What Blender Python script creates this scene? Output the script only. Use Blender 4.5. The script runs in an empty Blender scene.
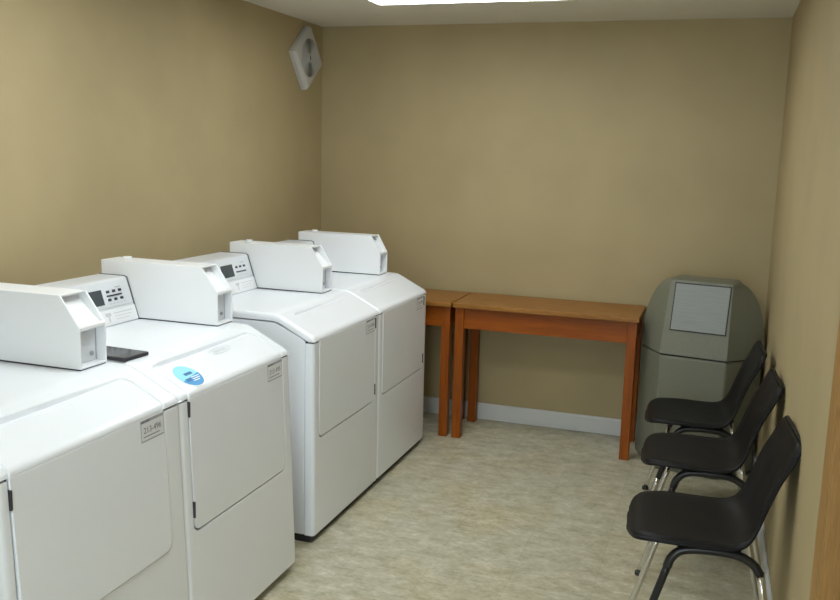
import bpy, bmesh, math, random
from mathutils import Vector, Matrix
random.seed(4)
C = bpy.context.scene.collection
W, H, Y0 = 2.578, 2.271, -5.9          # room: left wall x=0, right wall x=W, back wall y=0

# ------------------------------------------------------------------ materials
def mat(name, col, rough=.5, metal=0., spec=.5, coat=0., emit=None, es=0.):
    m = bpy.data.materials.new(name); m.use_nodes = True
    b = m.node_tree.nodes['Principled BSDF']
    b.inputs['Base Color'].default_value = (*col, 1)
    b.inputs['Roughness'].default_value = rough
    b.inputs['Metallic'].default_value = metal
    b.inputs['Specular IOR Level'].default_value = spec
    b.inputs['Coat Weight'].default_value = coat
    if emit:
        b.inputs['Emission Color'].default_value = (*emit, 1)
        b.inputs['Emission Strength'].default_value = es
    return m
def nodes(m): return m.node_tree.nodes, m.node_tree.links, m.node_tree.nodes['Principled BSDF']
def coords(m, scale=(1, 1, 1), kind='Object'):
    n, l, b = nodes(m)
    tc = n.new('ShaderNodeTexCoord'); mp = n.new('ShaderNodeMapping')
    mp.inputs['Scale'].default_value = scale
    l.new(tc.outputs[kind], mp.inputs['Vector']); return mp.outputs['Vector']
def noise(m, vec, scale, detail=4, rough=.5):
    n, l, b = nodes(m); t = n.new('ShaderNodeTexNoise')
    t.inputs['Scale'].default_value = scale; t.inputs['Detail'].default_value = detail
    t.inputs['Roughness'].default_value = rough
    l.new(vec, t.inputs['Vector']); return t.outputs['Fac']
def ramp(m, fac, stops):
    n, l, b = nodes(m); r = n.new('ShaderNodeValToRGB'); e = r.color_ramp.elements
    while len(e) < len(stops): e.new(.5)
    for k, (p, c) in zip(e, stops): k.position = p; k.color = (*c, 1)
    l.new(fac, r.inputs['Fac']); return r.outputs['Color']
def bump(m, fac, strength, dist=.002):
    n, l, b = nodes(m); k = n.new('ShaderNodeBump')
    k.inputs['Strength'].default_value = strength; k.inputs['Distance'].default_value = dist
    l.new(fac, k.inputs['Height']); l.new(k.outputs['Normal'], b.inputs['Normal'])
def mixc(m, fac, a, b_, mode='MIX'):
    n, l, b = nodes(m); x = n.new('ShaderNodeMix'); x.data_type = 'RGBA'; x.blend_type = mode
    for s, v in ((x.inputs[0], fac), (x.inputs[6], a), (x.inputs[7], b_)):
        if hasattr(v, 'is_output'): l.new(v, s)
        elif isinstance(v, tuple): s.default_value = (*v, 1)
        else: s.default_value = v
    return x.outputs[2]
def setcol(m, out): n, l, b = nodes(m); l.new(out, b.inputs['Base Color'])

def paint(name, c, var=.06):
    m = mat(name, c, .62, spec=.3)
    v = coords(m); lo = tuple(x*(1-var) for x in c); hi = tuple(min(1, x*(1+var)) for x in c)
    setcol(m, ramp(m, noise(m, v, 2.2, 5), [(.3, lo), (.7, hi)]))
    bump(m, noise(m, v, 260, 3), .10, .001)
    return m
M = {}
M['wall'] = paint('tan wall paint', (.428, .345, .192))
M['ceiling'] = paint('ceiling paint', (.78, .76, .68), .03)
M['base'] = mat('baseboard white', (.66, .67, .66), .45)
def floor_mat():
    m = mat('vinyl tile', (.5, .47, .37), .42, spec=.5)
    n, l, b = nodes(m)
    v = coords(m); vs = coords(m, (1.0, 1.55, 1))
    a = noise(m, vs, 10.5, 8, .68); c = noise(m, v, 2.6, 3); d = noise(m, vs, 42, 5, .65)
    base = ramp(m, a, [(.30, (.37, .345, .225)), (.45, (.50, .47, .34)), (.58, (.59, .56, .435)), (.71, (.72, .695, .58))])
    warm = ramp(m, c, [(.45, (1, 1, 1)), (.65, (1.0, .955, .87))])
    col = mixc(m, 1.0, base, warm, 'MULTIPLY')
    fine = ramp(m, d, [(.35, (.87, .87, .87)), (.65, (1, 1, 1))])
    col = mixc(m, 1.0, col, fine, 'MULTIPLY')
    # 12 inch tiles, each a slightly different tone, hairline joints
    br = n.new('ShaderNodeTexBrick'); br.offset = 0
    br.inputs['Scale'].default_value = 1; br.inputs['Mortar Size'].default_value = .0011
    br.inputs['Mortar Smooth'].default_value = .3
    br.inputs['Brick Width'].default_value = .3048; br.inputs['Row Height'].default_value = .3048
    br.inputs['Color1'].default_value = (.95, .95, .95, 1); br.inputs['Color2'].default_value = (1, 1, 1, 1)
    br.inputs['Mortar'].default_value = (.80, .76, .66, 1)
    mp = n.new('ShaderNodeMapping'); mp.inputs['Location'].default_value = (.155, .11, 0)
    l.new(v, mp.inputs['Vector']); l.new(mp.outputs['Vector'], br.inputs['Vector'])
    col = mixc(m, 1.0, col, br.outputs['Color'], 'MULTIPLY')
    setcol(m, col)
    n2 = n.new('ShaderNodeMapRange'); l.new(d, n2.inputs['Value'])
    n2.inputs['To Min'].default_value = .34; n2.inputs['To Max'].default_value = .55
    l.new(n2.outputs['Result'], b.inputs['Roughness'])
    bump(m, a, .12, .002)
    return m
M['floor'] = floor_mat()
def enamel(name, c, rough=.24):
    m = mat(name, c, rough, spec=.5, coat=.15)
    v = coords(m); f = noise(m, v, 5, 3)
    setcol(m, ramp(m, f, [(.3, tuple(x*.985 for x in c)), (.7, c)])); bump(m, noise(m, v, 120, 2), .03, .0006)
    return m
M['white'] = enamel('white enamel', (.85, .880, .925))
M['boxwhite'] = enamel('coin box white', (.85, .865, .885), .38)
M['boxin'] = enamel('coin box inner plate', (.74, .77, .81), .4)
M['console'] = enamel('console grey white', (.68, .705, .735), .4)
M['console_low'] = enamel('console lower strip', (.86, .87, .89), .4)
M['dark'] = mat('dark gap rubber', (.02, .021, .024), .6)
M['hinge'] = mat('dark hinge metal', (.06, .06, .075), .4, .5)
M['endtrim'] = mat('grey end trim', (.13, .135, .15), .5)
M['display'] = mat('display window', (.035, .045, .05), .2)
M['button'] = mat('dark button', (.02, .022, .03), .4)
M['print'] = mat('grey print', (.36, .37, .40), .6)
M['paleprint'] = mat('pale print', (.62, .63, .66), .6)
M['tag'] = mat('sticker silver', (.74, .75, .78), .4)
M['tagdark'] = mat('sticker ink', (.20, .20, .23), .5)
M['sblue'] = mat('sticker blue', (.05, .30, .62), .4)
M['scyan'] = mat('sticker cyan', (.30, .72, .82), .4)
M['sdeep'] = mat('sticker deep blue', (.02, .16, .40), .4)
M['swhite'] = mat('sticker white', (.85, .88, .9), .4)
def wood(name, a, b_, c, axis_scale, rough=.38):
    m = mat(name, a, rough, spec=.28)
    v = coords(m, axis_scale)
    f = noise(m, v, 3.0, 6, .6); g = noise(m, v, 14, 5, .7)
    col = ramp(m, f, [(.3, a), (.5, b_), (.72, c)])
    col = mixc(m, 1.0, col, ramp(m, g, [(.35, (.78, .76, .74)), (.6, (1, 1, 1))]), 'MULTIPLY')
    setcol(m, col); bump(m, g, .06, .0006); return m
wa, wb, wc = (.235, .055, .003), (.31, .074, .004), (.37, .095, .006)
M['wood_x'] = wood('cherry wood rail', wa, wb, wc, (1, 14, 14))
M['wood_z'] = wood('cherry wood leg', wa, wb, wc, (14, 14, 1))
M['woodtop'] = wood('cherry wood tabletop', (.27, .115, .022), (.335, .145, .030), (.39, .175, .042), (1.5, 16, 10), .36)
M['doorwood'] = wood('light brown door wood', (.33, .185, .055), (.38, .215, .066), (.43, .245, .08), (12, 12, .8), .5)
def plastic():
    m = mat('black shell plastic', (.007, .007, .0075), .48, spec=.22)
    v = coords(m); bump(m, noise(m, v, 420, 2), .35, .0008); return m
M['plastic'] = plastic()
M['blackmetal'] = mat('black metal', (.012, .012, .013), .35)
M['chrome'] = mat('chrome tube', (.72, .71, .68), .20, 1.0)
M['chrome'].node_tree.nodes['Principled BSDF'].inputs['Roughness'].default_value = .22
M['glide'] = mat('rubber glide', (.03, .03, .03), .6)
def binmat(name, c):
    m = mat(name, c, .48, spec=.4); v = coords(m)
    setcol(m, ramp(m, noise(m, v, 90, 4, .7), [(.35, tuple(x*.95 for x in c)), (.65, tuple(x*1.04 for x in c))]))
    bump(m, noise(m, v, 300, 2), .2, .0008); return m
M['bin'] = binmat('grey green fibreglass', (.178, .180, .134))
M['flap'] = mat('brushed metal flap', (.2, .2, .2), .5, .15, spec=.3)
_v = coords(M['flap'], (2, 2, 60)); setcol(M['flap'], ramp(M['flap'], noise(M['flap'], _v, 4, 4), [(.3, (.235, .25, .238)), (.7, (.275, .29, .278))]))
M['fan'] = mat('fan plastic', (.52, .51, .48), .5)
M['fandark'] = mat('fan cavity', (.015, .014, .012), .8)
M['lampframe'] = mat('lamp housing', (.75, .76, .72), .4)
M['phone'] = mat('black glass', (.012, .013, .016), .12)
M['phoneedge'] = mat('black casing', (.03, .03, .035), .4)

# ------------------------------------------------------------------ helpers
def link(name, bm, m, parent=None, smooth=False, bevel=0, seg=2, autos=None):
    bmesh.ops.recalc_face_normals(bm, faces=bm.faces)
    me = bpy.data.meshes.new(name); bm.to_mesh(me); bm.free()
    for x in (m if isinstance(m, (list, tuple)) else [m]): me.materials.append(x)
    o = bpy.data.objects.new(name, me); C.objects.link(o)
    if smooth: me.polygons.foreach_set('use_smooth', [True]*len(me.polygons))
    if bevel:
        b = o.modifiers.new('bevel', 'BEVEL'); b.width = bevel; b.segments = seg
        b.limit_method = 'ANGLE'; b.angle_limit = math.radians(40); b.harden_normals = False
    if autos is not None and not smooth:
        me.polygons.foreach_set('use_smooth', [True]*len(me.polygons))
        for e in me.edges: pass
        me.set_sharp_from_angle(angle=math.radians(autos))
    if parent: o.parent = parent
    return o
def box(bm, x0, x1, y0, y1, z0, z1, mi=0):
    vs = [bm.verts.new(p) for p in ((x0,y0,z0),(x1,y0,z0),(x1,y1,z0),(x0,y1,z0),(x0,y0,z1),(x1,y0,z1),(x1,y1,z1),(x0,y1,z1))]
    for f in ((3,2,1,0),(4,5,6,7),(0,1,5,4),(1,2,6,5),(2,3,7,6),(3,0,4,7)):
        bm.faces.new([vs[i] for i in f]).material_index = mi
    return vs
def boxbm(*a): bm = bmesh.new(); box(bm, *a); return bm
def prism(bm, pts, to3, d0, d1, mi=0):
    """polygon pts (a,b) swept from d0 to d1; to3(a,b,d) -> xyz"""
    a = [bm.verts.new(to3(p[0], p[1], d0)) for p in pts]; b = [bm.verts.new(to3(p[0], p[1], d1)) for p in pts]
    n = len(pts); fs = [bm.faces.new(a), bm.faces.new(b[::-1])]
    for i in range(n): fs.append(bm.faces.new([a[i], a[(i+1) % n], b[(i+1) % n], b[i]]))
    for f in fs: f.material_index = mi
    return a, b
XZ = lambda a, b, d: (a, d, b)     # profile in x,z swept along y
YZ = lambda a, b, d: (d, a, b)     # outline in y,z swept along x
XY = lambda a, b, d: (a, b, d)
def cyl(bm, c, r, depth, axis='Z', n=24, r2=None, mi=0):
    R = {'Z': Matrix(), 'X': Matrix.Rotation(math.pi/2, 4, 'Y'), 'Y': Matrix.Rotation(math.pi/2, 4, 'X')}[axis]
    g = bmesh.ops.create_cone(bm, cap_ends=True, segments=n, radius1=r, radius2=r if r2 is None else r2, depth=depth,
                          matrix=Matrix.Translation(c) @ R)
    for v in g['verts']:
        for f in v.link_faces: f.material_index = mi
def tube(bm, pts, r, n=12, res=8, closed=False):
    """smooth tube through pts (Catmull-Rom)"""
    P = [Vector(p) for p in pts]; path = []
    for i in range(len(P)-1):
        p0 = P[i-1] if i else P[0]*2-P[1]; p1, p2 = P[i], P[i+1]; p3 = P[i+2] if i+2 < len(P) else P[-1]*2-P[-2]
        for k in range(res):
            t = k/res
            path.append(.5*((2*p1)+(-p0+p2)*t+(2*p0-5*p1+4*p2-p3)*t*t+(-p0+3*p1-3*p2+p3)*t**3))
    path.append(P[-1]); rings = []; up = Vector((.13, .97, .2))
    for i, p in enumerate(path):
        d = (path[min(i+1, len(path)-1)]-path[max(i-1, 0)]).normalized()
        u = (up-d*up.dot(d)).normalized(); w = d.cross(u); up = u
        rings.append([bm.verts.new(p+r*(math.cos(a)*u+math.sin(a)*w)) for a in [2*math.pi*k/n for k in range(n)]])
    for a, b in zip(rings, rings[1:]):
        for k in range(n): bm.faces.new([a[k], a[(k+1) % n], b[(k+1) % n], b[k]])
    bm.faces.new(rings[0]); bm.faces.new(rings[-1][::-1])
def text_bm(s, size, M4, extrude=.0002, align='CENTER'):
    cu = bpy.data.curves.new('t', 'FONT'); cu.body = s; cu.size = size; cu.align_x = align; cu.align_y = 'CENTER'; cu.extrude = extrude
    o = bpy.data.objects.new('t', cu); C.objects.link(o)
    dg = bpy.context.evaluated_depsgraph_get(); me = bpy.data.meshes.new_from_object(o.evaluated_get(dg))
    bm = bmesh.new(); bm.from_mesh(me); bmesh.ops.transform(bm, matrix=M4, verts=bm.verts)
    bpy.data.objects.remove(o); bpy.data.curves.remove(cu); bpy.data.meshes.remove(me)
    return bm
def merge(bm, other, mi=0):
    me = bpy.data.meshes.new('t'); other.to_mesh(me); other.free()
    n = len(bm.faces); bm.from_mesh(me); bpy.data.meshes.remove(me); bm.faces.ensure_lookup_table()
    for f in bm.faces[n:]: f.material_index = mi
def thing(name, label, cat, loc=(0, 0, 0), rz=0, group=None):
    o = bpy.data.objects.new(name, None); C.objects.link(o); o.location = loc; o.rotation_euler = (0, 0, rz)
    o.empty_display_size = .1
    tag(o, label, cat, group); return o
def tag(o, label, cat, group=None):
    o['label'] = label; o['category'] = cat
    if group: o['group'] = group
    return o
def struct(name, bm, m, parent=None, **k):
    o = link(name, bm, m, parent, **k); o['kind'] = 'structure'; return o
def frame(x, y, o):     # matrix with text axes x, y and origin o
    x = Vector(x).normalized(); y = Vector(y).normalized(); z = x.cross(y)
    return Matrix(((x.x, y.x, z.x, o[0]), (x.y, y.y, z.y, o[1]), (x.z, y.z, z.z, o[2]), (0, 0, 0, 1)))

# ------------------------------------------------------------------ room
T = .12
struct('floor', boxbm(-T, W+T, Y0-T, T, -.1, 0), M['floor'])
struct('ceiling', boxbm(-T, W+T, Y0-T, T, H, H+.1), M['ceiling'])
struct('wall_left', boxbm(-T, 0, Y0, 0, 0, H), M['wall'])
struct('wall_back', boxbm(-T, W+T, 0, T, 0, H), M['wall'])
struct('wall_front', boxbm(-T, W+T, Y0-T, Y0, 0, H), M['wall'])
# right wall, with the doorway near the camera
DY1, DY0, DZ = -3.06, -3.90, 2.04
bm = bmesh.new()
box(bm, W, W+T, DY1, 0, 0, H); box(bm, W, W+T, Y0, DY0, 0, H); box(bm, W, W+T, DY0, DY1, DZ, H)
struct('wall_right', bm, M['wall'])
def baseboard(name, pts_, to3, d0, d1): bm = bmesh.new(); prism(bm, pts_, to3, d0, d1); struct(name, bm, M['base'], bevel=.002)
pf = [(0, .001), (.013, .001), (.013, .088), (.007, .099), (0, .099)]
baseboard('baseboard_back', [(-a, b) for a, b in pf], YZ, .014, W-.014)
baseboard('baseboard_left', pf, XZ, Y0+.002, -.001)
baseboard('baseboard_right', [(W-a, b) for a, b in pf], XZ, -2.935, -.001)
# door_1: casing + slab
bm = bmesh.new()
for (a, b) in ((-2.94, DY1+.01), (DY0-.01, DY0-.09)):
    y0, y1 = min(a, b), max(a, b); box(bm, W-.018, W-.0005, y0, y1, .001, DZ+.08)
box(bm, W-.018, W-.0005, DY0-.01, DY1+.01, DZ-.01, DZ+.08)
struct('trim_1', bm, M['doorwood'], bevel=.003)
bm = bmesh.new()
box(bm, W-.017, W+T, DY1-.016, DY1-.0005, .001, DZ-.016); box(bm, W-.017, W+T, DY0+.0005, DY0+.016, .001, DZ-.016); box(bm, W-.017, W+T, DY0+.0005, DY1-.0005, DZ-.016, DZ-.0005)
struct('trim_2', bm, M['doorwood'])
d1 = struct('door_1', boxbm(W+.02, W+.06, DY0+.019, DY1-.019, .008, DZ-.019), M['doorwood'], bevel=.002)
bm = bmesh.new(); cyl(bm, (W+.012, DY0+.075, .96), .026, .012, 'X'); cyl(bm, (W-.012, DY0+.075, .96), .011, .04, 'X')
bmesh.ops.create_uvsphere(bm, u_segments=20, v_segments=12, radius=.027, matrix=Matrix.Translation((W-.042, DY0+.075, .96)))
struct('door_knob', bm, M['chrome'], d1, smooth=True)

# ------------------------------------------------------------------ ceiling lights
def ceiling_light(x0, x1, y0, y1, strength, label):
    lamp = mat('lamp lens', (.9, .9, .88), .5, emit=(.92, .98, 1.0), es=strength)
    t = thing('ceiling_light', label, 'light', ((x0+x1)/2, (y0+y1)/2, H), group='fluorescent ceiling lights')
    a, b = (x1-x0)/2, (y1-y0)/2; w = .022
    bm = bmesh.new()
    for q in ((-a, a, -b, -b+w), (-a, a, b-w, b), (-a, -a+w, -b+w, b-w), (a-w, a, -b+w, b-w)): box(bm, *q, -.040, 0)
    link('frame', bm, M['lampframe'], t, bevel=.002)
    bm = boxbm(-a+w, a-w, -b+w, b-w, -.046, -.012)
    link('diffuser', bm, lamp, t, bevel=.01, seg=3)
LS = (9.2, 9.2, 5.2, 7.0)
ceiling_light(.705, 1.80, -1.475, -.918, LS[0], 'white fluorescent ceiling light at the top edge of the photo, nearest the back wall')
ceiling_light(.45, 1.67, -2.98, -2.425, LS[1], 'added unseen white ceiling light above the walkway beside the nearest washers')  # unseen fixture, added to brighten the near washers and left wall
ceiling_light(.70, 1.92, -4.75, -4.195, LS[2], 'added unseen white ceiling light behind the camera')  # unseen fixture, added to brighten the near coin box sides
# unseen glazed door added behind the camera, its glowing pane brightens camera-facing sides
bm = bmesh.new()
for q in ((1.58, 1.66, .004, 2.06), (2.44, 2.52, .004, 2.06), (1.66, 2.44, .004, .14), (1.66, 2.44, 1.98, 2.06)):
    box(bm, q[0], q[1], Y0+.001, Y0+.035, q[2], q[3])
added_door = struct('added_glass_door', bm, M['base'], bevel=.003)
struct('added_glow_pane', boxbm(1.66, 2.44, Y0+.004, Y0+.010, .14, 1.98), mat('added glowing pane', (.8, .8, .8), .3, emit=(.75, .90, 1.0), es=LS[3]), added_door)

# ------------------------------------------------------------------ machines
HW = .343
XS, ZS = .748, .905
def cap_profile():
    """(x,z) arc-length samples of the top cap: back -> flat -> slope -> crease -> short front drop"""
    pts = [(.09, .920), (.30, .920), (.50, .920), (.60, .920), (.66, .920), (.70, .9195), (.715, .917), (.722, .9145), (.728, .912), (.731, .9107), (.7345, .9092)]
    x, z = .738, .9075
    sx, sz = .875-.738, .838-.9075; L = math.hypot(sx, sz); n = 62
    for i in range(n):
        t = i/n*.90; pts.append((x+sx*t, z+sz*t))
    # rounded crease to vertical
    a0 = pts[-1]; end = (.8765, .822)
    ctrl = (.8765, .8365)
    for i in range(1, 9):
        t = i/8; pts.append(((1-t)**2*a0[0]+2*t*(1-t)*ctrl[0]+t*t*end[0], (1-t)**2*a0[1]+2*t*(1-t)*ctrl[1]+t*t*end[1]))
    return pts
def make_cap(parent, washer, yl, yr):
    prof = cap_profile(); n = len(prof)
    nrm = []
    for i in range(n):
        a, b = prof[max(i-1, 0)], prof[min(i+1, n-1)]; d = Vector((b[0]-a[0], b[1]-a[1])).normalized(); nrm.append((-d.y, d.x))
    r = .016
    ys = [-HW, -HW+.002, -HW+.005, -HW+.009, -HW+.016]
    k = 150; ys += [-HW+.016+(2*HW-.032)*i/k for i in range(1, k)]
    ys += [c_+d_ for c_ in (yl, yr) for d_ in (-.006, -.0045, -.003, -.0015, 0, .0015, .003, .0045, .006)]; ys = sorted(set(ys)); ys += [HW-.016, HW-.009, HW-.005, HW-.002, HW]
    def sdf_lid(x, y):       # distance to the lid's U outline: left, top (x=XS+.002), right, rounded top corners
        cxm, hw = (yl+yr)/2, (yr-yl)/2; rr = .028
        dx = abs(y-cxm)-(hw-rr); dz = (XS+rr)-x
        if dx > 0 and dz > 0: return math.hypot(dx, dz)-rr
        return max(dx, dz)-rr if (dx > 0 or dz > 0) else max(dx-rr, dz-rr)
    def disp(i, y):
        x, z = prof[i]; e = HW-abs(y); d = 0
        if e < r: d -= r-math.sqrt(max(0, r*r-(r-e)**2))
        if washer:
            s = sdf_lid(x, y)
            if abs(s) < .0042: d -= .0050*(1-(abs(s)/.0042)**2)
            # soft finger groove along the lid's back edge, fading to the far side
            if yl+.02 < y < yr-.01 and abs(x-XS-.004) < .012:
                f = min(1, (y-yl-.02)/.05)*min(1, (yr-y)/.30); d -= .0095*f*(1-((x-XS-.004)/.012)**2)
        else:
            if yl+.05 < y < yr-.05 and abs(x-XS+.002) < .0085:
                f = min(1, (y-yl-.05)/.02)*min(1, (yr-.05-y)/.35); d -= .0095*f*(1-((x-XS+.002)/.0085)**2)
        return d
    bm = bmesh.new(); G = []
    for i in range(n):
        row = []
        for y in ys:
            d = disp(i, y); row.append(bm.verts.new((prof[i][0]+nrm[i][0]*d, y, prof[i][1]+nrm[i][1]*d)))
        G.append(row)
    for i in range(n-1):
        for j in range(len(ys)-1): bm.faces.new([G[i][j], G[i+1][j], G[i+1][j+1], G[i][j+1]])
    # skirt + underside: offset copy 30 mm inwards
    t = .030; inner = []
    for i in range(n):
        f = min(1, max(0, (prof[-1][0]-prof[i][0])/.10)); tt = .012+(t-.012)*f
        inner.append((prof[i][0]-nrm[i][0]*0, prof[i][1]-tt if i < n-8 else prof[i][1]-.0))
    # simple closed skirt using the side columns
    lowL, lowR = [], []
    for i in range(n):
        f = min(1, (n-1-i)/10); zz = max(prof[i][1]-(.028*f), .8215)
        lowL.append(bm.verts.new((prof[i][0], -HW, zz))); lowR.append(bm.verts.new((prof[i][0], HW, zz)))
    for i in range(n-1):
        for low, col in ((lowL, 0), (lowR, -1)):
            a, b, c_, d_ = G[i][col], G[i+1][col], low[i+1], low[i]
            try: bm.faces.new([a, b, c_, d_])
            except ValueError: pass
        bm.faces.new([lowL[i], lowL[i+1], lowR[i+1], lowR[i]])
    bm.faces.new([G[0][j] for j in range(len(ys))]+[lowR[0], lowL[0]])
    f_end = [G[-1][j] for j in range(len(ys))]+[lowR[-1], lowL[-1]]
    try: bm.faces.new(f_end[::-1])
    except ValueError: pass
    bmesh.ops.remove_doubles(bm, verts=bm.verts, dist=.00005)
    bmesh.ops.translate(bm, vec=(-.5, 0, 0), verts=bm.verts)
    link('top_panel', bm, M['white'], parent, autos=38)

def u_outline(yl, yr, zb, zt, r, seg=8):
    """door outline: straight top, rounded bottom corners (counter-clockwise in y,z from top left)"""
    p = [(yl, zt)]
    for k in range(seg+1):
        a = math.pi+k/seg*math.pi/2; p.append((yl+r+r*math.cos(a), zb+r+r*math.sin(a)))
    for k in range(seg+1):
        a = -math.pi/2+k/seg*math.pi/2; p.append((yr-r+r*math.cos(a), zb+r+r*math.sin(a)))
    p.append((yr, zt)); return p

def shear(bm, tilt):
    for v in bm.verts:
        if v.co.z < .822: v.co.x += tilt*(.822-v.co.z)/.79

def machine(yc, kind, label, cb_off, has_stickers=False, tagtxt='213-496', door_out=0., dx=0., box_=(.155, .580, .646, 1.130), bw=.104, dm=None, hl=0.):
    washer = kind == 'washer'
    t = thing('washing_machine' if washer else 'clothes_dryer', label, 'washing machine' if washer else 'dryer', (.5, yc, 0),
              group='coin operated laundry machines along the left wall')
    yl, yr = (-HW+.038, HW-.062) if washer else (-HW+.050, HW-.052)
    if dm: yl, yr = -HW+dm[0], HW-dm[1]
    zb = .412 if washer else .430
    tilt = .034 if washer else .004
    S = lambda bm: bmesh.ops.translate(bm, vec=(-.5, 0, 0), verts=bm.verts)
    # cabinet
    bm = bmesh.new(); w = HW-.001
    prism(bm, [(.09, .034), (.836, .034), (.836, .820), (.822, .832), (.735, .873), (.700, .886), (.09, .886)], XZ, -w, w)
    S(bm); link('cabinet', bm, M['white'], t, bevel=.003)
    # toe recess and feet
    bm = boxbm(.14, .862, -HW+.008, HW-.008, .003, .0335); S(bm); link('base', bm, M['dark'], t)
    for sx in (.17, .82):
        for sy in (-HW+.05, HW-.05):
            bm = bmesh.new(); cyl(bm, (sx-.5, sy, .0095), .02, .019); link('foot', bm, M['dark'], t, bevel=.002)
    make_cap(t, washer, yl, yr)
    # front panel with a notch for the door
    g = .0048; dn = u_outline(yl-g, yr+g, zb-g, .8205, .030)
    dn = [(a, min(b, .8155)) for a, b in dn]; outline = [(-HW+.0005, .032), (HW-.0005, .032), (HW-.0005, .8155)]+dn[::-1]+[(-HW+.0005, .8155)]
    bm = bmesh.new(); prism(bm, outline, YZ, .8375, .8755)
    bm.edges.ensure_lookup_table()
    ed = [e for e in bm.edges if abs(abs(e.verts[0].co.y)-HW+.0005) < 1e-4 and abs(abs(e.verts[1].co.y)-HW+.0005) < 1e-4
          and e.verts[0].co.x > .87 and e.verts[1].co.x > .87 and abs(e.verts[0].co.z-e.verts[1].co.z) > .1]
    bmesh.ops.bevel(bm, geom=ed, offset=.014, segments=5, affect='EDGES', profile=.5)
    for v in bm.verts:
        if v.co.x > .85: v.co.x += tilt*(.822-v.co.z)/.79 if v.co.z < .822 else 0
    S(bm); link('front_panel', bm, M['white'], t, bevel=.0022, seg=2, autos=35)
    # gasket behind the door
    bm = bmesh.new(); prism(bm, u_outline(yl-g+.0004, yr+g-.0004, zb-g+.0004, .8150, .030), YZ, .8378, .8680)
    box(bm, .8378, .8680, -HW+.002, HW-.002, .8158, .8212)
    S(bm); link('gasket', bm, M['dark'], t)
    # door
    bm = bmesh.new(); prism(bm, u_outline(yl, yr, zb, .8212, .027), YZ, .8683, .8768+door_out)
    for v in bm.verts: v.co.x += tilt*(.822-v.co.z)/.79
    if door_out:
        for v in bm.verts: v.co.x -= door_out*max(0, (v.co.z-.41)/.41)
    S(bm); door = link('door', bm, M['white'], t, bevel=.003, seg=3, autos=35)
    hy = yl-.002 if washer else yr+.002
    for z0, z1 in ((.765-hl, .812-hl), (.455, .505)):
        xx = .877+tilt*(.822-z0)/.79
        bm = boxbm(xx-.02, xx+.0028, hy-.0030, hy+.0030, z0, z1); S(bm); link('hinge', bm, M['hinge'], door, bevel=.001)
    # identity tag at the far upper corner of the door
    bm = bmesh.new(); ty0, ty1, tz0, tz1 = yr-.108, yr-.006, .756, .8165
    n0 = Vector((tilt/.79, 0, 1)).normalized()
    O = Vector((.8772-.5, (ty0+ty1)/2, (tz0+tz1)/2)); O.x += tilt*(.822-O.z)/.79+door_out*.08
    F = frame((0, 1, 0), (-tilt/.79, 0, 1), O)
    hw_, hh = (ty1-ty0)/2, (tz1-tz0)/2
    def rect(a0, a1, b0, b1, d, mi):
        q = bmesh.new(); box(q, a0, a1, b0, b1, 0, d); bmesh.ops.transform(q, matrix=F, verts=q.verts); merge(bm, q, mi)
    rect(-hw_, hw_, -hh, hh, .0005, 1); rect(-hw_+.0018, hw_-.0018, -hh+.004, hh-.008, .0008, 0)
    rect(-hw_+.01, hw_-.02, -hh+.012, -hh+.0145, .001, 2)
    merge(bm, text_bm(tagtxt, .024, F @ Matrix.Translation((0, .0, .0009)), .0003), 2)
    rect(-hw_+.002, -hw_+.018, hh-.008, hh-.002, .001, 2); rect(-hw_+.021, -hw_+.040, hh-.008, hh-.002, .001, 2)
    o = link('tag', bm, [M['tag'], M['print'], M['tagdark']], door); o['label'] = 'silver numbered tag'
    # control console
    by0 = cb_off-.052           # near side of the coin box (local y)
    bm = bmesh.new(); prism(bm, [(.095, .9205), (.3155+dx, .9205), (.2665+dx, 1.073), (.255+dx, 1.077), (.150, 1.077), (.112, 1.05), (.095, 1.03)], XZ, -HW+.004, by0-.0045)
    S(bm); con = link('console', bm, M['console'], t, bevel=.0025)
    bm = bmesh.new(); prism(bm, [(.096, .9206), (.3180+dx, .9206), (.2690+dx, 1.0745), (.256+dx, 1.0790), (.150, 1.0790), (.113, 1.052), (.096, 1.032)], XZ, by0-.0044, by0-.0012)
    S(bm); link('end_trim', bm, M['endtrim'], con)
    # console face pieces lie on the tilted plane
    fx = Vector((0, 1, 0)); fy = Vector((-.0495, 0, .1535)).normalized()
    def face(y, z): return Vector((.315+dx-(z-.922)*.318+.0002-.5, y, z))
    def plate(nm, y0, y1, z0, z1, m, par, d=.0015, bev=0.0006):
        q = bmesh.new(); c0 = face(y0, z0); Fm = frame(fx, fy, c0); hh2 = (z1-z0)/fy.z
        box(q, 0, y1-y0, 0, hh2, 0, d); bmesh.ops.transform(q, matrix=Fm, verts=q.verts)
        return link(nm, q, m, par, bevel=bev)
    plate('lower_strip', -HW+.008, by0-.004, .924, .974, M['console_low'], con)
    q = bmesh.new(); f1 = frame(fx, fy, face(by0-.075, .950)+Vector((.002, 0, 0)))
    for k, sc in ((0, .010), (1, .007), (2, .007)):
        box(q, -.055+k*.004, .05-k*.012, .010-k*.011, .010-k*.011+sc*.30, 0, .0004)
    box(q, -.098, -.070, .004, .016, 0, .0004); box(q, -.086, -.080, -.016, .004, 0, .0004)
    bmesh.ops.transform(q, matrix=f1, verts=q.verts)
    o = link('printed_text', q, M['paleprint'], con); o['label'] = 'faint grey printing'
    dsp = -.0 + by0
    plate('display', dsp-.255, dsp-.160, .994, 1.046, M['display'], con, .002)
    rows = [(1.031, 3), (1.003, 3)] if washer else [(1.026, 3)]
    for z, nb in rows:
        for k in range(nb):
            plate('button', dsp-.136+k*.033, dsp-.136+k*.033+.016, z-.0005, z+.0085, M['button'], con, .0022)
    z = 1.018 if washer else 1.007
    plate('button', dsp-.138, dsp-.056, z, z+.0052, M['button'], con, .0022)
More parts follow.
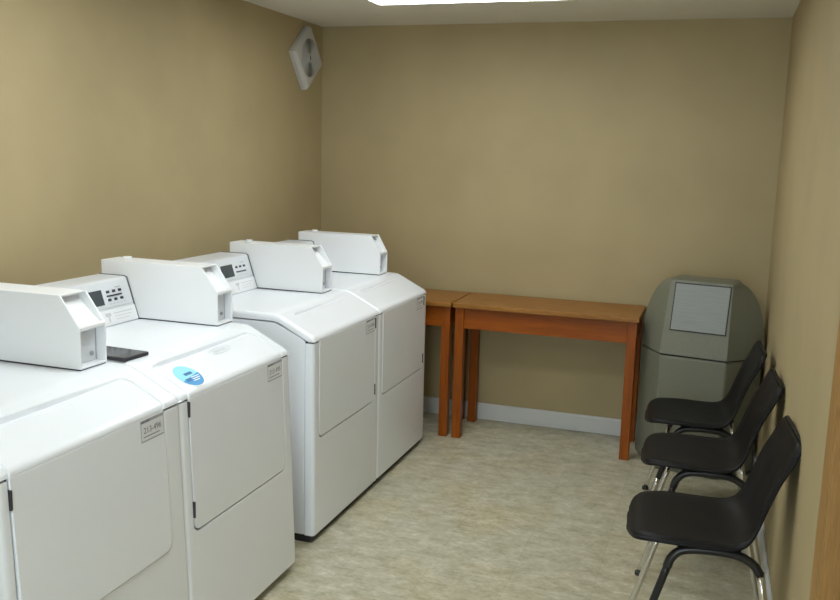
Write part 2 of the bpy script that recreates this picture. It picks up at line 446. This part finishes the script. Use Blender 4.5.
    # thin printed rule lines on the console
    q = bmesh.new(); f2 = frame(fx, fy, face(-HW+.012, .981)+Vector((.0, 0, 0)))
    box(q, 0, by0+HW-.02, 0, .0012, 0, .0006)
    for k in range(5): box(q, by0+HW-.145+k*.02, by0+HW-.135+k*.02, .012, .0135, 0, .0006)
    box(q, by0+HW-.095, by0+HW-.065, .068, .0705, 0, .0006)
    bmesh.ops.transform(q, matrix=f2, verts=q.verts); link('printed_rule', q, M['print'], con)
    # coin box: a folded shell open at its front
    y0, y1 = by0, by0+bw
    z0 = .9238; xb, xc, xf, zt = box_; th = .006; zc = zt-.089
    bm = boxbm(xb+.004, xf-.003, y0+.002, y1-.002, .9202, .9236); S(bm); link('box_shadow_strip', bm, M['hinge'], t)  # dark strip stands for the shadow line along the box's bottom edge
    bm = bmesh.new()
    sidep = [(xb, z0+.002), (xf, z0), (xf, zc), (xc, zt), (xb, zt)]
    prism(bm, sidep, XZ, y0, y0+th); prism(bm, sidep, XZ, y1-th, y1)
    e = .0002
    box(bm, xb, xc, y0+th-e, y1-th+e, zt-th, zt); box(bm, xb, xf, y0+th-e, y1-th+e, z0, z0+th); box(bm, xb, xb+th, y0+th-e, y1-th+e, z0+th, zt-th)
    # cross bar at the bend
    prism(bm, [(xf, zc), (xf, zc-.009), (xf-.015, zc-.009), (xf-.0155, zc+.004), (xf-.004, zc+.0065)], XZ, y0+th-e, y1-th+e)
    S(bm); cb = link('coin_box', bm, M['boxwhite'], t, bevel=.0015)
    # upper chute face set back behind the chamfer, lower service plate deeper
    bm = bmesh.new()
    prism(bm, [(xc-.034, zt-th-.0005), (xc-.040, zt-th-.0005), (xf-.024, zc-.002), (xf-.016, zc+.002)], XZ, y0+th+.0004, y1-th-.0004)
    S(bm); link('coin_chute', bm, M['boxwhite'], cb)
    bm = bmesh.new(); box(bm, xf-.034, xf-.030, y0+th+.0006, y1-th-.0006, z0+th+.001, zc-.012)
    box(bm, xf-.030, xf-.0295, y0+th+.010, y1-th-.002, zc-.026, zc-.0245)
    S(bm); ip = link('service_plate', bm, M['boxin'], cb)
    bm = boxbm(xf-.030, xf-.0290, y1-th-.006, y1-th-.0035, z0+.008, zc-.012); S(bm); link('door_seam', bm, M['print'], cb)
    bm = bmesh.new(); cyl(bm, (xf-.028-.5, y1-.032, z0+.030), .0065, .006, 'X', 20); cyl(bm, (xf-.0245-.5, y1-.032, z0+.030), .0035, .002, 'X', 16)
    link('lock', bm, M['print'], cb)
    bm = bmesh.new(); cyl(bm, (xb+.06-.5, y1-.030, zt+.004), .016, .008, 'Z', 28); o = link('lock_cap', bm, M['boxwhite'], cb, bevel=.002)
    # stickers of the washer nearest the dryers
    if has_stickers:
        nz = Vector((.0695, 0, .137)).normalized(); ax = Vector((.137, 0, -.0695)).normalized()   # down the slope
        def slope(x): return .9075-(x-.738)*(.0695/.137)
        o0 = Vector((.822-.5, -2.691-yc, slope(.822)))+nz*.0004
        F = frame(fx, -ax, o0)       # text reads from the front: right = +y, up = up slope
        bm = bmesh.new()
        def disc(r, z, mi, cut=None, rx=1.0):
            q = bmesh.new(); pts = [(r*rx*math.cos(2*math.pi*k/40), r*math.sin(2*math.pi*k/40)) for k in range(40)]
            if cut is not None:
                pts = [p for p in pts if cut(*p)]
            prism(q, pts, XY, z-.0003, z); bmesh.ops.transform(q, matrix=F, verts=q.verts); merge(bm, q, mi)
        disc(.054, .0005, 0); disc(.050, .0008, 1)
        disc(.0495, .0011, 2, lambda a, b: b < -.006+a*.15)
        def rc(a0, a1, b0, b1, mi, z=.0013):
            q = bmesh.new(); box(q, a0, a1, b0, b1, z-.0003, z); bmesh.ops.transform(q, matrix=F, verts=q.verts); merge(bm, q, mi)
        rc(-.012, .026, .002, .013, 3); rc(-.032, -.006, -.024, -.010, 3, .0012)
        for k, (a0, a1) in enumerate(((.0, .040), (-.002, .036), (-.006, .026))): rc(a0, a1, -.012-.008*k, -.009-.008*k, 0, .0015)
        o = link('round_sticker', bm, [M['swhite'], M['scyan'], M['sblue'], M['sdeep']], t); o['label'] = 'round blue and white sticker'
        # oval maker's badge
        o1 = Vector((.776-.5, -2.437-yc, slope(.776)))+nz*.0003; F2 = frame(fx, -ax, o1)
        bm = bmesh.new(); N = 48
        def ov(r1, r2, p, q_, k):
            a = 2*math.pi*k/N; ca, sa = math.cos(a), math.sin(a)
            return (math.copysign(abs(ca)**.75, ca)*p, math.copysign(abs(sa)**.75, sa)*q_)
        o_ = [ov(0, 0, .058, .0155, k) for k in range(N)]; i_ = [ov(0, 0, .055, .0125, k) for k in range(N)]
        q = bmesh.new(); a = [q.verts.new((*p, .0004)) for p in o_]; b = [q.verts.new((*p, .0004)) for p in i_]
        for k in range(N): q.faces.new([a[k], a[(k+1) % N], b[(k+1) % N], b[k]])
        bmesh.ops.solidify(q, geom=q.faces[:], thickness=.0003)
        bmesh.ops.transform(q, matrix=F2, verts=q.verts); merge(bm, q, 0)
        merge(bm, text_bm('MAYTAG', .019, F2 @ Matrix.Translation((0, 0, .0004)), .0003), 0)
        o = link('badge', bm, M['paleprint'], t); o['label'] = 'pale grey oval maker badge'
    return t
machine(-3.160, 'washer', 'white washing machine at the lower left, nearest the camera, first of the row', .258, tagtxt='213-496', door_out=.006, dm=(.034, .080), hl=.018, bw=.112, box_=(.155, .583, .648, 1.131))
machine(-2.474, 'washer', 'white washing machine with a round blue sticker on its sloped top', .290, True, '213-495', dm=(.043, .058))
machine(-1.580, 'dryer', 'white clothes dryer whose left side shows, past the narrow gap in the row', .242, tagtxt='213-494', dx=.020, box_=(.192, .604, .661, 1.125))
machine(-.894, 'dryer', 'white clothes dryer at the far end of the row, next to the wooden table', .240, tagtxt='213-493', dx=.022, box_=(.200, .617, .668, 1.122))

# flat black device on the second washer
t = thing('tablet', 'thin glossy black device lying flat on the washer beside the nearest coin box', 'tablet', (.598, -2.752, .9205), math.radians(-4))
def rrect(a, b, r, s=6):
    p = []
    for cx_, cy_, a0 in ((a-r, b-r, 0), (-a+r, b-r, 90), (-a+r, -b+r, 180), (a-r, -b+r, 270)):
        for k in range(s+1):
            q = math.radians(a0+90*k/s); p.append((cx_+r*math.cos(q), cy_+r*math.sin(q)))
    return p
bm = bmesh.new(); prism(bm, rrect(.095, .056, .012), XY, 0, .010); link('case', bm, M['phoneedge'], t, bevel=.002)
bm = bmesh.new(); prism(bm, rrect(.090, .051, .009), XY, .0101, .0108); link('screen', bm, M['phone'], t)

# ------------------------------------------------------------------ tables
def table(x0, x1, y0, y1, label):
    t = thing('folding_table', label, 'table', ((x0+x1)/2, (y0+y1)/2, 0), group='narrow wooden tables along the back wall')
    a, b = (x1-x0)/2, (y1-y0)/2; zt = .760; w = .048
    link('tabletop', boxbm(-a, a, -b, b, zt-.026, zt), M['woodtop'], t, bevel=.003)
    ins = .010; lx = a-ins; ly = b-.020; zl = zt-.0262
    for sx in (-1, 1):
        for sy in (-1, 1):
            xa, xb = sorted((sx*lx, sx*(lx-w))); ya, yb = sorted((sy*ly, sy*(ly-w)))
            link('leg', boxbm(xa, xb, ya, yb, 0, zl), M['wood_z'], t, bevel=.003)
    for sy in (-1, 1):
        ya, yb = sorted((sy*(ly-.010), sy*(ly-.030)))
        link('apron', boxbm(-lx+w+.0004, lx-w-.0004, ya, yb, zl-.115, zl), M['wood_x'], t, bevel=.0015)
    for sx in (-1, 1):
        xa, xb = sorted((sx*(lx-.010), sx*(lx-.030)))
        link('apron', boxbm(xa, xb, -ly+w+.0004, ly-w-.0004, zl-.115, zl), M['wood_x'], t, bevel=.0015)
    return t
r = table(.985, 1.967, -.430, -.018, 'cherry brown wooden table in full view, between the grey bin and the other table')
l = table(-.0+.006, .976, -.430, -.018, 'cherry brown wooden table in the corner, mostly hidden behind the last dryer')

# ------------------------------------------------------------------ trash bin
def bin_():
    rz = math.radians(-10.0)
    t = thing('trash_bin', 'tall grey-green domed trash bin with metal flap, in the back right corner', 'trash bin', (2.270, -.322, 0), rz)
    def hexa(fw, hw_, hd, ins=0): return [(-fw, -hd), (fw, -hd), (hw_, 0), (fw, hd), (-fw, hd), (-hw_, 0)]
    zs = .602; FW, HWX, HD = .160, .300, .188
    bm = bmesh.new(); prism(bm, hexa(FW-.012, HWX-.014, HD-.008), XY, 0.0, .02); prism(bm, hexa(FW, HWX, HD), XY, .0201, zs-.008)
    link('body', bm, M['bin'], t, bevel=.010, seg=3)
    bm = bmesh.new(); prism(bm, hexa(FW-.006, HWX-.006, HD-.006), XY, zs-.0078, zs-.001); link('seam_ring', bm, M['dark'], t)
    # dome: front and back keep their width, the side ridges curl inwards
    ht = .362; N = 16; bm = bmesh.new(); rings = []
    lev = [0, .012]+[.012+(ht-.012)*math.sin(math.pi/2*k/N) for k in range(1, N+1)]
    for q in lev:
        s = q/ht; c = math.sqrt(max(0, 1-(max(0, s-.02)/.98)**2.6))
        hx = FW-.012*s+(HWX+.004-FW)*c
        hd = (HD+.003)-.080*s-.016*s*s
        fw = FW+.002-.014*s
        rings.append([bm.verts.new((a, b, zs+q)) for a, b in hexa(fw, max(hx, fw+.004), hd)])
    for A, B in zip(rings, rings[1:]):
        for k in range(6): bm.faces.new([A[k], A[(k+1) % 6], B[(k+1) % 6], B[k]])
    # softly crowned roof
    top = rings[-1]; z = zs+ht
    inner = [bm.verts.new((v.co.x*.82, v.co.y*.72, z+.005)) for v in top]
    for k in range(6): bm.faces.new([top[k], top[(k+1) % 6], inner[(k+1) % 6], inner[k]])
    bm.faces.new(inner); bm.faces.new(rings[0][::-1])
    dome = link('dome_lid', bm, M['bin'], t, bevel=.006, seg=2, autos=32)
    # flap: sits on the leaning front face
    def P(x, q, out=0.):      # point on dome front at height q
        s = q/ht; hd = (HD+.003)-.080*s-.016*s*s; return (x, -hd-out, zs+q)
    def slab(x0, x1, q0, q1, o0, o1):
        b = bmesh.new(); v = [b.verts.new(P(x, q, o)) for o in (o0, o1) for (x, q) in ((x0, q0), (x1, q0), (x1, q1), (x0, q1))]
        for f in ((0, 1, 2, 3), (7, 6, 5, 4), (0, 4, 5, 1), (1, 5, 6, 2), (2, 6, 7, 3), (3, 7, 4, 0)): b.faces.new([v[i] for i in f])
        return b
    link('flap_opening', slab(-.126, .144, .118, .350, -.004, .0035), M['dark'], dome)
    link('flap', slab(-.121, .139, .123, .345, .0037, .0062), M['flap'], dome, bevel=.002)
bin_()

# ------------------------------------------------------------------ chairs
def chair(x, y, label, rz=0.):
    """local: origin on the floor under the seat's front edge; the chair faces -x"""
    t = thing('shell_chair', label, 'chair', (x, y, 0), rz, group='black shell chairs along the right wall')
    # profile (x, z, half width, side curl, corner)  front lip -> seat -> waist -> back top
    K = [(-.004, .424, .105, 0), (.004, .437, .142, 0), (.020, .446, .170, .002), (.055, .450, .191, .006), (.13, .446, .200, .012), (.21, .438, .200, .018),
         (.28, .433, .197, .024), (.325, .439, .191, .030), (.355, .460, .183, .034), (.374, .494, .174, .034), (.388, .540, .168, .032),
         (.402, .596, .168, .028), (.416, .650, .168, .022), (.430, .696, .169, .014), (.439, .733, .167, .007), (.444, .754, .160, .003), (.447, .766, .140, 0)]
    # resample
    def cr(i, u):
        g = lambda j: K[max(0, min(len(K)-1, j))]
        p0, p1, p2, p3 = g(i-1), g(i), g(i+1), g(i+2)
        return [.5*((2*b)+(-a+c)*u+(2*a-5*b+4*c-d)*u*u+(-a+3*b-3*c+d)*u**3) for a, b, c, d in zip(p0, p1, p2, p3)]
    S = [cr(i, k/3) for i in range(len(K)-1) for k in range(3)]+[list(K[-1])]
    nv = 20; bm = bmesh.new(); G = []; n = len(S); ND = []
    for i, (px, pz, hw, curl) in enumerate(S):
        a, b = S[max(0, i-1)], S[min(n-1, i+1)]; d = Vector((b[0]-a[0], b[1]-a[1])).normalized(); nr = Vector((-d.y, d.x)); ND.append(nr)
        row = []
        for j in range(nv+1):
            v = 2*j/nv-1; e = abs(v)
            k = curl*(e**2.4)
            lip = -.010*max(0, (e-.90)/.10)**1.5      # turned down rim
            row.append(bm.verts.new((px+nr.x*(k+lip), hw*v, pz+nr.y*(k+lip))))
        G.append(row)
    for i in range(n-1):
        for j in range(nv): bm.faces.new([G[i][j], G[i+1][j], G[i+1][j+1], G[i][j+1]])
    # rolled rim: an outward-down band round the outline
    shell = link('seat_shell', bm, M['plastic'], t, smooth=True)
    sm = shell.modifiers.new('thick', 'SOLIDIFY'); sm.thickness = .006; sm.offset = -1 if False else 0
    # rim tube
    loop = [v for v in ([(G_i[0]) for G_i in []])]
    rim = bmesh.new(); pts = []
    for i, (px, pz, hw, curl) in enumerate(S):
        if i % 2 == 0: pts.append((px+ND[i].x*(curl-.010), hw, pz+ND[i].y*(curl-.010)))
    right = [(a, -b, c) for a, b, c in pts]
    front = [(S[0][0]-.001, S[0][2]*v, S[0][1]-.008) for v in (.6, .2, -.2, -.6)]
    back = [(S[-1][0]+.008, S[-1][2]*v, S[-1][1]+.001) for v in (-.6, -.2, .2, .6)]
    path = pts[::-1]+front+right+back+[pts[-1]]
    tube(rim, path, .0062, 8, 2); link('rim', rim, M['plastic'], shell, smooth=True)
    for s in (-1, 1):
        # under-seat side bar with shroud
        yy = s*.170
        bm = bmesh.new()
        tube(bm, [(.112, yy*1.03, .360), (.124, yy*1.02, .392), (.155, yy, .417), (.22, yy, .425), (.30, yy, .422), (.348, yy*1.01, .402), (.372, yy*1.03, .372)], .0135, 12, 6)
        link('side_bar', bm, M['blackmetal'], t, smooth=True)
        sl = .19 if s < 0 else .32
        # front leg: lower end tips forward and outwards
        f0, f1 = Vector((.114, yy*1.03, .366)), Vector((.012, s*.178, .010))
        r0, r1 = Vector((.370, yy*1.03, .376)), Vector((.448, s*.190, .010))
        for (p, q, m) in ((f0, f1, sl), (r0, r1, .37)):
            brk = p+(q-p)*((p.z-m)/(p.z-q.z)) if m < p.z else p
            b1 = bmesh.new(); tube(b1, [brk, brk+(q-brk)*.5, q], .0108, 14, 3); leg = link('leg', b1, M['chrome'], t, smooth=True)
            if m < p.z-.005:
                b2 = bmesh.new(); tube(b2, [p, p+(brk-p)*.5, brk], .0116, 14, 3); o = link('leg_dark_reflection', b2, M['blackmetal'], leg, smooth=True)  # black upper leg stands for the seat's dark reflection in the chrome
            b3 = bmesh.new(); cyl(b3, (q.x, q.y, .008), .015, .0155, 'Z', 18); link('glide', b3, M['glide'], leg, bevel=.003)
    # cross bars and the cast webs under the shell
    bm = bmesh.new()
    for xx in (.15, .31): tube(bm, [(xx, -.170, .419), (xx, 0, .417), (xx, .170, .419)], .010, 10, 3)
    link('cross_bar', bm, M['blackmetal'], t, smooth=True)
    return t
chair(2.072, -.965, 'black plastic chair farthest along the wall, in front of the trash bin', math.radians(3))
chair(2.103, -1.520, 'black plastic chair in the middle of the three along the wall', math.radians(3))
chair(2.116, -2.200, 'black plastic chair nearest the camera, first of the three along the wall', math.radians(4.5))

# ------------------------------------------------------------------ wall fan
def fan():
    t = thing('exhaust_fan', 'white diamond-mounted exhaust fan with round grille, high on the left wall', 'fan', (0.0, -.262, 2.064))
    R45 = Matrix.Rotation(math.radians(39), 4, 'X')
    s = .128; bm = bmesh.new()
    A = [bm.verts.new((0.0005, a*s, b*s)) for a, b in ((-1, -1), (1, -1), (1, 1), (-1, 1))]
    A2 = [bm.verts.new((.026, a*s, b*s)) for a, b in ((-1, -1), (1, -1), (1, 1), (-1, 1))]
    s2 = s*.93; rr = .106; N = 48
    B = [bm.verts.new((.046, a*s2, b*s2)) for a, b in ((-1, -1), (1, -1), (1, 1), (-1, 1))]
    for k in range(4):
        bm.faces.new([A[k], A[(k+1) % 4], A2[(k+1) % 4], A2[k]]); bm.faces.new([A2[k], A2[(k+1) % 4], B[(k+1) % 4], B[k]])
    bm.faces.new(A[::-1])
    ring = [bm.verts.new((.050, rr*math.cos(math.radians(-135)+2*math.pi*k/N), rr*math.sin(math.radians(-135)+2*math.pi*k/N))) for k in range(N)]
    low = [bm.verts.new((.022, v.co.y*.97, v.co.z*.97)) for v in ring]
    for k in range(N):
        bm.faces.new([ring[k], ring[(k+1) % N], low[(k+1) % N], low[k]])
        q = k//(N//4); 
        if k % (N//4) == N//8 - 0 and False: pass
        bm.faces.new([B[q], ring[k], ring[(k+1) % N]][::-1]) if (k % (N//4)) < N//8 else bm.faces.new([B[(q+1) % 4], ring[k], ring[(k+1) % N]][::-1])
    for q in range(4):
        bm.faces.new([B[q], B[(q+1) % 4], ring[q*(N//4)+N//8]])
    bm.faces.new(low)
    bmesh.ops.transform(bm, matrix=R45, verts=bm.verts)
    body = link('housing', bm, M['fan'], t, bevel=.003)
    bm = bmesh.new(); cyl(bm, (.0305, 0, 0), .1025, .020, 'X', 48); link('cavity', bm, M['fandark'], t)
    bm = bmesh.new()
    for i in range(7):
        r0 = .032+i*.0104; NN = 48
        a = [[bm.verts.new((x, rr_*math.cos(2*math.pi*k/NN), rr_*math.sin(2*math.pi*k/NN))) for k in range(NN)] for x, rr_ in ((.0428, r0), (.0478, r0), (.0478, r0+.0030), (.0428, r0+.0030))]
        for u in range(4):
            p, q = a[u], a[(u+1) % 4]
            for k in range(NN): bm.faces.new([p[k], p[(k+1) % NN], q[(k+1) % NN], q[k]])
    for k in (1.05, 2.09, 4.19, 5.24):
        q = bmesh.new(); box(q, .0425, .0435, -.002, .002, .022, .104); bmesh.ops.transform(q, matrix=Matrix.Rotation(k, 4, 'X'), verts=q.verts); merge(bm, q)
    link('grille', bm, M['fan'], t, autos=40)
    bm = bmesh.new(); cyl(bm, (.040, 0, 0), .026, .020, 'X', 32); link('hub', bm, M['fan'], t, bevel=.003)
    bm = bmesh.new(); prism(bm, rrect(.006, .013, .004), lambda a, b, d: (d, a, b), .0502, .0508); link('emblem', bm, M['fandark'], t)
fan()

# ------------------------------------------------------------------ camera, world, view
yaw, pitch, roll, f = .3232, .1645, .0275, 882.804
F = Vector((-math.sin(yaw)*math.cos(pitch), math.cos(yaw)*math.cos(pitch), -math.sin(pitch)))
R = Vector((math.cos(yaw), math.sin(yaw), 0)); U = R.cross(F)
c, s = math.cos(roll), math.sin(roll); Rr = c*R+s*U; Ur = c*U-s*R
cd = bpy.data.cameras.new('camera'); cam = bpy.data.objects.new('camera', cd); C.objects.link(cam)
cam.matrix_world = Matrix(((Rr.x, Ur.x, -F.x, 2.3072), (Rr.y, Ur.y, -F.y, -4.9343), (Rr.z, Ur.z, -F.z, 1.5489), (0, 0, 0, 1)))
cd.sensor_width = 36; cd.lens = f/840*36; cd.clip_start = .05
bpy.context.scene.camera = cam
w = bpy.data.worlds.new('world'); bpy.context.scene.world = w; w.use_nodes = True
w.node_tree.nodes['Background'].inputs['Color'].default_value = (.5, .5, .5, 1); w.node_tree.nodes['Background'].inputs['Strength'].default_value = .0
vs = bpy.context.scene.view_settings
vs.view_transform = 'Standard'; vs.look = 'None'; vs.exposure = 0; vs.gamma = 1; vs.use_curve_mapping = False
